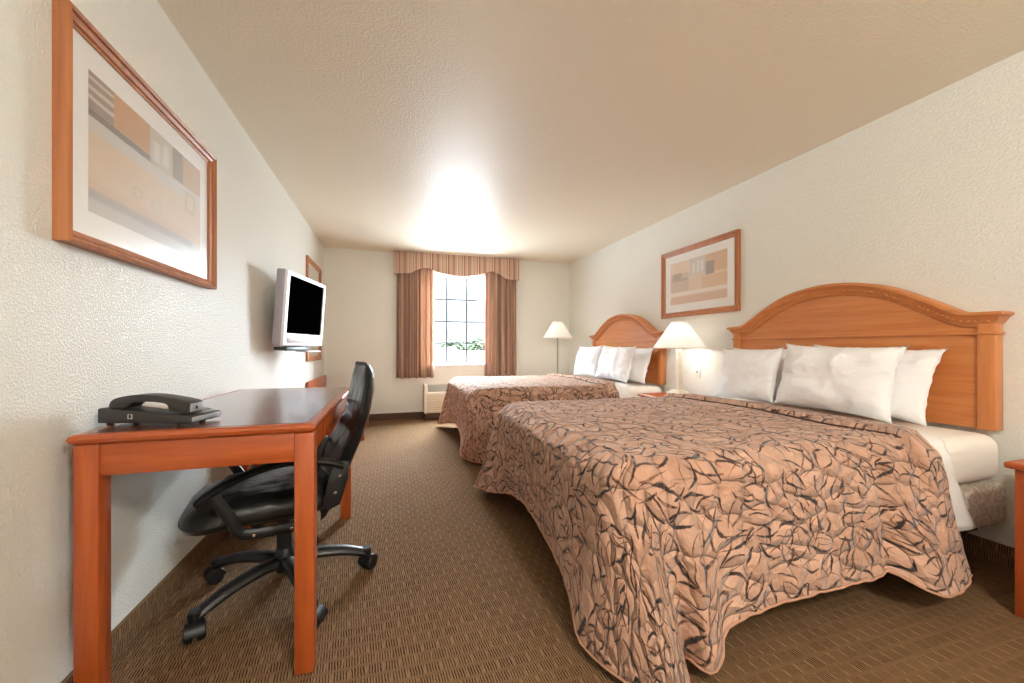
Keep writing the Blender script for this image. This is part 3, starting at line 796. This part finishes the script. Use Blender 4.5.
# solid edge band round the laminate, eased outwards below
prof = [(-.014,-.029),(-.003,-.021),(0,-.012),(-.003,-.004),(-.011,0),(-.030,0),(-.030,-.029)]
rings = [[b.verts.new((s*(hx+o_), q*(hy+o_), DZ+z_)) for s, q in ((-1,-1),(1,-1),(1,1),(-1,1))] for o_, z_ in prof]
rings.append(rings[0])
for r0, r1 in zip(rings, rings[1:]):
    for k in range(4): b.faces.new((r0[k], r0[(k+1)%4], r1[(k+1)%4], r1[k]))
ed = [e for e in b.edges if all(abs(abs(v.co.x)-hx) < .012 and abs(abs(v.co.y)-hy) < .012 for v in e.verts)]
obj('edge_band', b, M['wx'], t, ang=25)
b = BM(); box(b, -hx+.0305,hx-.0305,-hy+.0305,hy-.0305,DZ-.0285,DZ+.0008); obj('top', b, M['desk_top'], t, False)['label'] = 'dark brown laminate top'
lw = .059
for sx in (-1,1):
    for sy in (-1,1):
        cx, cy = sx*(hx-.006-lw/2), sy*(hy-.012-lw/2)
        b = BM(); box(b, cx-lw/2,cx+lw/2,cy-lw/2,cy+lw/2,0,DZ-.0295,.007,2); obj('leg', b, M['wz'], t)
for sy in (-1,1):
    b = BM(); y = sy*(hy-.03); box(b, -hx+.064,hx-.064,y-.01,y+.01,DZ-.122,DZ-.0295,.003); obj('apron', b, M['wx'], t)
b = BM(); box(b, -hx+.02,-hx+.04,-hy+.066,hy-.066,DZ-.122,DZ-.0295,.003); obj('apron', b, M['wy'], t)
b = BM(); box(b, hx-.045,hx-.025,-hy+.066,hy-.066,DZ-.122,DZ-.0295,.003); obj('apron', b, M['wy'], t)
d = BM(); box(d, hx-.026,hx-.021,-.30,.30,DZ-.114,DZ-.038,.004); obj('drawer', d, M['wy'], t)

# low dresser and luggage bench further along the wall
t = thing('dresser', 'low wooden dresser on the left wall mostly hidden behind the desk and chair', 'dresser', (-.60, 3.86, 0))
b = BM(); box(b, -.28,.245,-.83,.83,.59,.615,.006); obj('top', b, M['wy'], t)
b = BM(); box(b, -.27,.225,-.81,.81,.06,.59,.003); obj('body', b, M['wz'], t)
b = BM(); box(b, -.26,.24,-.815,.815,0,.09,.004); obj('plinth', b, M['wy'], t)
for y in (-.54,0,.54):
    for z in (.10,.345):
        d = BM(); box(d, .224,.242,y-.262,y+.262,z,z+.235,.004); dr = obj('drawer', d, M['wy'], t)
        b = BM(); tube(b, spline([(.242,y-.05,z+.13),(.262,y-.04,z+.13),(.266,y,z+.13),(.262,y+.04,z+.13),(.242,y+.05,z+.13)],4), .004, 8); obj('handle', b, M['nickel'], dr)
t = thing('luggage_bench', 'wooden luggage bench with back board in the far left corner', 'bench', (-.60, 5.26, 0))
b = BM(); box(b, -.28,.30,-.50,.50,.40,.43,.006); obj('seat', b, M['wy'], t)
b = BM(); box(b, -.285,-.262,-.46,.76,.435,.672,.005); obj('back_board', b, M['wy'], t)
b = BM()
for k in range(5): box(b, -.22+k*.11,-.19+k*.11,-.49,.49,.428,.440,.004)
obj('luggage_slats', b, M['wy'], t)
for x in (-.26,.262):
    for y in (-.47,.37):
        b = BM(); box(b, x-.0,x+.045,y-.0,y+.045,0,.402,.005); obj('leg', b, M['wz'], t)
b = BM(); box(b, .272,.292,-.43,.38,.33,.40,.003); obj('rail', b, M['wy'], t)

# ------------------------------------------------------------------ telephone
ph = thing('telephone', 'dark grey corded telephone with handset on the near end of the desk', 'telephone', (-.868, 1.545, DZ+.0012), (0,0,math.atan2(-.085,.276)))
ph.scale = (1,1,.92)
PL = .288
b = BM(); prism(b, [(0,.010),(PL-.004,.008),(PL,.012),(PL,.030),(PL-.006,.034),(.02,.060),(.004,.060),(0,.055)], 1, 0, .128, .003)
for x in (.02,.24):
    for y in (.02,.108): lathe(b, [(.009,0),(.009,.012)], (x,y,0), 12)
obj('base', b, M['phone_body'], ph)
b = BM()
hs = spline([(.028,0,.061),(.034,0,.080),(.052,0,.093),(.10,0,.103),(.16,0,.103),(.22,0,.094),(.272,0,.082),(.280,0,.074)],5)
hl = spline([(.278,0,.041),(.225,0,.047),(.216,0,.056),(.208,0,.072),(.18,0,.079),(.14,0,.081),(.105,0,.079),(.092,0,.070),(.082,0,.059)],5)
prism(b, [(p.x,p.z) for p in hs]+[(p.x,p.z) for p in hl], 1, .006, .058, .004); hset = obj('handset', b, M['phone_body'], ph, ang=30)
b = BM(); box(b, .2775,.2815,.010,.054,.046,.074,.0015); obj('end_plate', b, M['phone_panel'], hset)
b = BM(); box(b, .2812,.2822,.028,.036,.054,.064); obj('plug_hole', b, M['black_plastic'], hset)
b = BM(); sl = math.atan2(.034-.060, PL-.026)
mt_ = Matrix.Translation((.02,0,.0605)) @ Matrix.Rotation(-sl, 4, 'Y')
box(b, .16,.262,.064,.122,-.001,.0025,.001,mat=mt_); obj('face_panel', b, M['phone_panel'], ph)
for i in range(4):
    for j in range(3):
        b = BM(); box(b, .172+i*.020,.186+i*.020,.068+j*.018,.081+j*.018,.0026,.0065,.0012,mat=mt_); obj('key', b, M['phone_key'], ph)
b = BM(); box(b, .02,.14,.064,.122,-.001,.003,.001,mat=mt_); obj('message_card', b, M['mat_board'], ph)
b = BM()
for (x0,x1,z0,z1) in ((.094,.096,.024,.040),(.106,.108,.024,.040),(.094,.108,.024,.026),(.094,.099,.038,.040),(.103,.108,.038,.040)): box(b, x0,x1,-.0006,.001,z0,z1)
obj('side_symbol', b, M['phone_mark'], ph, False)
b = BM(); box(b, PL-.001,PL+.0012,.006,.122,.013,.029,.001); obj('front_trim', b, M['phone_panel'], ph)
b = BM()
cp = []
for k in range(140):
    f = k/139; a = f*2*PI*22
    c = Vector((.02-.015*math.sin(f*PI), .066+.05*f, .062+.008*math.sin(f*PI)))
    cp.append(c+Vector((.0045*math.cos(a), 0, .0045*math.sin(a)+.004)))
tube(b, cp, .0014, 5); obj('cord', b, M['black_plastic'], ph)

# ------------------------------------------------------------------ office chair (local +x is the way it faces)
ch = thing('office_chair', 'black leather swivel office chair tucked at the desk, facing the left wall', 'chair', (-.445, 1.945, 0), (0,0,R(193.5)))
b = BM()
for a_w in (226,154,82,10,298):
    a = R(a_w-193.5); d = Vector((math.cos(a), math.sin(a), 0))
    pts = [d*.02+Vector((0,0,.125)), d*.10+Vector((0,0,.132)), d*.22+Vector((0,0,.118)), d*.305+Vector((0,0,.092)), d*.335+Vector((0,0,.078))]
    tube(b, spline(pts,4), [.036,.036,.035,.034,.033,.032,.032,.031,.030,.030,.029,.028,.027,.026,.025,.024,.021], 10, flat=(1,.75))
lathe(b, [(.034,.085),(.042,.10),(.042,.15),(.036,.17),(.030,.185)], n=20)
obj('star_base', b, M['black_plastic'], ch)
for a_w, sw in ((226,200),(154,120),(82,40),(10,-40),(298,250)):
    a = R(a_w-193.5); c = Vector((.335*math.cos(a), .335*math.sin(a), 0)); s_ = R(sw-193.5)
    ax = Vector((math.cos(s_), math.sin(s_), 0)); fw_ = Vector((-ax.y, ax.x, 0))
    b = BM()
    for side in (-1,1):
        t0 = BM(); lathe(t0, [(.004,-.014),(.028,-.013),(.032,-.006),(.032,.007),(.027,.013),(.004,.013)], n=20)
        m_ = Matrix.Translation(c+fw_*.012+ax*side*.019+Vector((0,0,.0325))) @ ax.to_track_quat('Z','Y').to_matrix().to_4x4()
        merge(b, t0, m_)
    wh = b
    tube(wh, [c+Vector((0,0,.045)), c+Vector((0,0,.062)), c+Vector((0,0,.066)), c+Vector((0,0,.100)), c+Vector((0,0,.106))], [.010,.010,.022,.024,.018], 14)
    t0 = BM(); lathe(t0, [(.022,-.031),(.0375,-.029),(.0375,.029),(.022,.031)], n=20)
    for v in t0.verts:
        if v.co.y < .004: v.co.y = .004
    merge(wh, t0, Matrix.Translation(c+fw_*.012+Vector((0,0,.0325))) @ ax.to_track_quat('Z','Y').to_matrix().to_4x4())
    obj('caster', wh, M['black_plastic'], ch)
b = BM(); lathe(b, [(.030,.16),(.030,.27),(.024,.272),(.024,.36)], n=20); obj('gas_lift', b, M['black_plastic'], ch)
b = BM(); box(b, -.11,.12,-.085,.085,.325,.372,.012); box(b, .0,.06,-.16,-.08,.348,.362,.004); lathe(b, [(.022,.285),(.028,.295),(.028,.335)], (.10,-.03,0), 14); obj('mechanism', b, M['black_plastic'], ch)
# seat: cushion with waterfall front and pinched creases
def pad_mesh(f_top, f_bot, nu=36, nv=30):
    b = BM(); A = grid(b, f_top, nu, nv); B_ = grid(b, f_bot, nu, nv)
    bmesh.ops.remove_doubles(b, verts=b.verts, dist=.002); return b
def seat_xy(u, v):
    x = -.200+.545*u; y = -.255+.51*v
    r = 2*v-1
    x += (-.055*abs(r)**4)*u + .03*abs(r)**3*(1-u)
    y *= 1-.10*abs(2*u-1)**4
    return x, y
def s_top(u, v):
    x, y = seat_xy(u, v); e = max(0,(1-abs(2*u-1)**4))**.5*max(0,(1-abs(2*v-1)**4))**.5
    z = .425+.068*e-.075*max(0,u-.62)**1.2 + .010*noise.noise(Vector((x*22,y*6,1)))*e + .006*noise.noise(Vector((x*50,y*9,4)))*e
    z += .012*max(0,abs(2*v-1)-.6)*e*2
    return Vector((x,y,z))
def s_bot(u, v):
    x, y = seat_xy(u, v); e = max(0,(1-abs(2*u-1)**6))**.5*max(0,(1-abs(2*v-1)**6))**.5
    return Vector((x,y,.425-.05*e-.06*max(0,u-.62)**1.2))
obj('seat', pad_mesh(s_top, s_bot), M['leather'], ch, True, 180)
# backrest
BP = [(.32,-.150,.16),(.40,-.182,.215),(.47,-.208,.235),(.56,-.240,.240),(.66,-.284,.232),(.76,-.318,.215),(.87,-.340,.195),(.945,-.346,.170),(.976,-.344,.125)]
def bprof(z):
    for a, c in zip(BP, BP[1:]):
        if z <= c[0]:
            f = (z-a[0])/(c[0]-a[0]); f = max(0, f); return a[1]+(c[1]-a[1])*f, a[2]+(c[2]-a[2])*f
    return BP[-1][1], BP[-1][2]
def back_f(front):
    def f(u, v):
        z = .335+.641*v; xb, wd = bprof(z); s = 2*u-1
        e = max(0,(1-abs(s)**4))**.5*max(0,(1-abs(2*v-1)**6))**.5
        x = xb+.030*s*s*.6
        if front:
            x += .010+.036*e
            lum = .012*math.exp(-((z-.58)/.09)**2)
            x += lum*e + .006*noise.noise(Vector((s*3, z*28, 2)))*e + .004*noise.noise(Vector((s*14, z*9, 5)))*e
            x -= .012*e*math.exp(-((z-.50)/.012)**2) + .012*e*math.exp(-((z-.74)/.012)**2)
        return Vector((x, s*wd, z+ (0 if not front else 0)))
    return f
def shell_f(u, v):
    z = .325+.655*v; xb, wd = bprof(z); s = 2*u-1
    e = max(0,(1-abs(s)**4))**.5*max(0,(1-abs(2*v-1)**6))**.5
    return Vector((xb+.024*s*s+.004-.028*e, s*(wd+.006), z))
def shell_in(u, v):
    p = shell_f(u, v); zz = p.z; xb, wd = bprof(zz); s = 2*u-1
    return Vector((xb+.024*s*s+.008, p.y, p.z))
obj('backrest', pad_mesh(back_f(True), back_f(False)), M['leather'], ch, True, 180)
obj('back_shell', pad_mesh(shell_f, shell_in), M['shell'], ch, True, 180)
for s in (-1,1):
    y = s*.272
    b = BM()
    p = spline([(.268,y,.508),(.245,y,.528),(.19,y,.562),(.10,y,.597),(.0,y,.616),(-.10,y,.610),(-.17,y,.590),(-.200,y*.985,.572)],4)
    tube(b, p, [.017]+[.020]*(len(p)-2)+[.016], 10, flat=(1.25,.7))
    ar = obj('armrest', b, M['black_plastic'], ch)
    b = BM(); tube(b, spline([(.225,y,.535),(.205,y*.99,.50),(.165,y*.97,.43),(.145,y*.94,.382),(.10,y*.92,.364),(-.03,y*.90,.360)],4), .017, 10, flat=(.7,1.2)); obj('support', b, M['black_plastic'], ar)
    b = BM(); prism(b, [(-.225,.588),(-.175,.595),(-.150,.54),(-.125,.42),(-.150,.405),(-.190,.42),(-.222,.52)], 1, min(y*.90,y*.985), max(y*.90,y*.985), .004); br = obj('bracket', b, M['black_plastic'], ar)
    for (x, z, yy) in ((-.190,.535,y*.985),(-.172,.470,y*.985),(.10,.364,y*.975),(-.02,.361,y*.965)):
        t0 = BM(); lathe(t0, [(.0065,0),(.0065,.002),(.004,.004)], n=12)
        b = BM(); merge(b, t0, Matrix.Translation((x,yy,z)) @ Matrix.Rotation(-s*PI/2, 4, 'X'))
        obj('screw', b, M['chrome'], ar)

# ------------------------------------------------------------------ outdoors, seen through the panes
GZ = -3.3
b = BM(); box(b, -60,80,34,160,GZ-.2,GZ); o = struct('ground', b, M['ground'])
def house(label, x, y, w_, d_, h_, rise, roofm, rz=0):
    t = thing('house', label, 'house', (x,y,GZ), (0,0,rz), 'houses outside')
    b = BM(); box(b, -w_/2,w_/2,-d_/2,d_/2,0,h_); prism(b, [(-d_/2,h_),(d_/2,h_),(0,h_+rise-.2)], 0, -w_/2,w_/2); obj('walls', b, M['stucco'], t, False)
    b = BM(); prism(b, [(-d_/2-.5,h_-.15),(0,h_+rise),(d_/2+.5,h_-.15),(d_/2+.5,h_+.02),(0,h_+rise+.18),(-d_/2-.5,h_+.02)], 0, -w_/2-.4,w_/2+.4); obj('roof', b, roofm, t, False)
    for k in (-.3,0,.3):
        b = BM(); box(b, k*w_-.6,k*w_+.6,-d_/2-.04,-d_/2+.02,1.0,2.2); obj('window', b, M['dark_glass'], t, False)
house('pale house with grey roof outside at the left of the window', 2.2, 44, 9, 7, 2.7, 1.5, M['roof_grey'], R(12))
house('pale house with tan roof outside in the middle of the window', 13.5, 47, 11, 9, 2.6, 1.2, M['roof_tan'], R(4))
def tree(label, x, y, h_, r_, seed):
    t = thing('tree', label, 'tree', (x,y,GZ), group='trees outside')
    b = BM(); tube(b, spline([(0,0,0),(.1,.05,h_*.3),(-.05,.1,h_*.6),(0,0,h_*.85)],4), [.22-.012*k for k in range(13)], 8)
    for k in range(4):
        a = k*1.7+seed; tube(b, [(0,0,h_*.5),(r_*.5*math.cos(a),r_*.5*math.sin(a),h_*.75)], [.1,.04], 6)
    obj('trunk', b, M['bark'], t)
    rnd = random.Random(seed); b = BM()
    for k in range(420):
        u = rnd.uniform(-1,1); a = rnd.uniform(0,6.28); rr = r_*rnd.uniform(.45,1.0)
        c = Vector((rr*math.sqrt(1-u*u)*math.cos(a), rr*math.sqrt(1-u*u)*math.sin(a), h_*.80+.75*rr*u))
        t0 = BM(); bmesh.ops.create_icosphere(t0, subdivisions=1, radius=.26*rnd.uniform(.6,1.2))
        merge(b, t0, Matrix.Translation(c) @ Matrix.Diagonal((1,1,rnd.uniform(.4,.8),1)))
    obj('foliage', b, M['leaf'], t)
tree('leafy tree outside beyond the houses, left of centre in the window', 8.6, 58, 5.5, 1.8, 3)
tree('leafy tree outside beyond the houses, at the right of the window', 13.4, 64, 5.5, 2.3, 5)
tree('leafy tree outside beyond the houses, middle of the window', 12.8, 71, 5.6, 2.0, 8)

# ------------------------------------------------------------------ light
sc = bpy.context.scene
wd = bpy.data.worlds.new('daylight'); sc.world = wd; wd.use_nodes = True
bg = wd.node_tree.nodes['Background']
def wnode(typ, **p):
    q = wd.node_tree.nodes.new('ShaderNode'+typ)
    for k, v in p.items(): setattr(q, k, v)
    return q
wl = wd.node_tree.links.new
# daylight, shaped: horizon dimmed behind the grille, brightness added above, below and at right
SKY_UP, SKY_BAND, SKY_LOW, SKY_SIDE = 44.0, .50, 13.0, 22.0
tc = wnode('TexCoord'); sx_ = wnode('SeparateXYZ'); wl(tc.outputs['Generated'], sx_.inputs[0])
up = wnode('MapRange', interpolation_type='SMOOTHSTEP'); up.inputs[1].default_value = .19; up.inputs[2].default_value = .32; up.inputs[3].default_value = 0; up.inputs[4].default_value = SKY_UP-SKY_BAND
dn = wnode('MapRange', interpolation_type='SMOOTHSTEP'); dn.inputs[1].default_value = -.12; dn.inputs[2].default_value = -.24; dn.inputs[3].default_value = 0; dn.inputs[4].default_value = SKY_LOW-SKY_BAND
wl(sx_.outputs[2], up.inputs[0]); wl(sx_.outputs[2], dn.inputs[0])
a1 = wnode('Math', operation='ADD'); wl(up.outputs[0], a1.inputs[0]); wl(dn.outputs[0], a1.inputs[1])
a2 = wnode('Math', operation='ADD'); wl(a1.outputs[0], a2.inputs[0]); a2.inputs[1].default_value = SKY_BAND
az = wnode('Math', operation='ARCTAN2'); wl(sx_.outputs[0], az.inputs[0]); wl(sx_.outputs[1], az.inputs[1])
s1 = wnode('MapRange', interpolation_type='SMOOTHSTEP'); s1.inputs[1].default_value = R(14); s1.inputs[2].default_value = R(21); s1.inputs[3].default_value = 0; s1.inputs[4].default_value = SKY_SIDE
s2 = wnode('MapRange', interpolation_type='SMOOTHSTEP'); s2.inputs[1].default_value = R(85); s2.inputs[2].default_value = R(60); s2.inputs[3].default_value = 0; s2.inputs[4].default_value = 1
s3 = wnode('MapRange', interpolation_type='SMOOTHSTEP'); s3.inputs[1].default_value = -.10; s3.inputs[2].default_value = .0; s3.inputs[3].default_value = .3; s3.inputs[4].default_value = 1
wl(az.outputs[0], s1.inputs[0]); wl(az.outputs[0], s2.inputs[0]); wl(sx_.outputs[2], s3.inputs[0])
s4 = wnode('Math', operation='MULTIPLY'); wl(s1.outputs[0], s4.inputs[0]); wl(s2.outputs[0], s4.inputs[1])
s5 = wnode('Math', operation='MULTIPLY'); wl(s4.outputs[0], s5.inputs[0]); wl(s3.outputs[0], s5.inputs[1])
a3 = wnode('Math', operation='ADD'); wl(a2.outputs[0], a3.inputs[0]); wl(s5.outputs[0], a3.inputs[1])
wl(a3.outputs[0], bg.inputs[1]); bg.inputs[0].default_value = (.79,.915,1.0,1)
pl = bpy.data.lights.new('window_portal', 'AREA'); pl.shape = 'RECTANGLE'; pl.size = WX1-WX0; pl.size_y = WZ1-WZ0
pl.cycles.is_portal = True
po = bpy.data.objects.new('window_portal', pl); C.objects.link(po); po.location = ((WX0+WX1)/2, YB+.15, (WZ0+WZ1)/2); po.rotation_euler = (-PI/2, 0, 0)
# added fill lamp, unseen behind the camera, built as an entry ceiling light
ft = thing('fill_ceiling_light', 'added fill lamp, round and white, unseen on the ceiling behind the camera', 'ceiling light', (.9,-.9,ZC))
b = BM(); lathe(b, [(.17,0),(.175,-.012),(.165,-.02)], n=32); obj('rim', b, M['nickel'], ft)
dm = Mat('fill_light_glass', (250,240,222), .5); dm.set('Emission Color', lin((255,232,200))); dm.set('Emission Strength', 2.0)
b = BM(); lathe(b, [(.16,-.018),(.15,-.05),(.11,-.08),(.05,-.095),(.005,-.098)], n=32); obj('diffuser', b, dm.m, ft)
l = bpy.data.lights.new('entry_fill_light', 'POINT'); l.energy = 46; l.color = (1,.97,.93); l.shadow_soft_size = .15
lo = bpy.data.objects.new('entry_fill_light', l); C.objects.link(lo); lo.location = (.9,-.9,ZC-.30)

vs = sc.view_settings; vs.view_transform = 'Standard'; vs.look = 'None'; vs.gamma = 1; vs.use_curve_mapping = False
vs.exposure = 1.4
try:
    sc.cycles.use_denoising = True; sc.cycles.max_bounces = 10; sc.cycles.diffuse_bounces = 6; sc.cycles.sample_clamp_indirect = 6
except Exception: pass
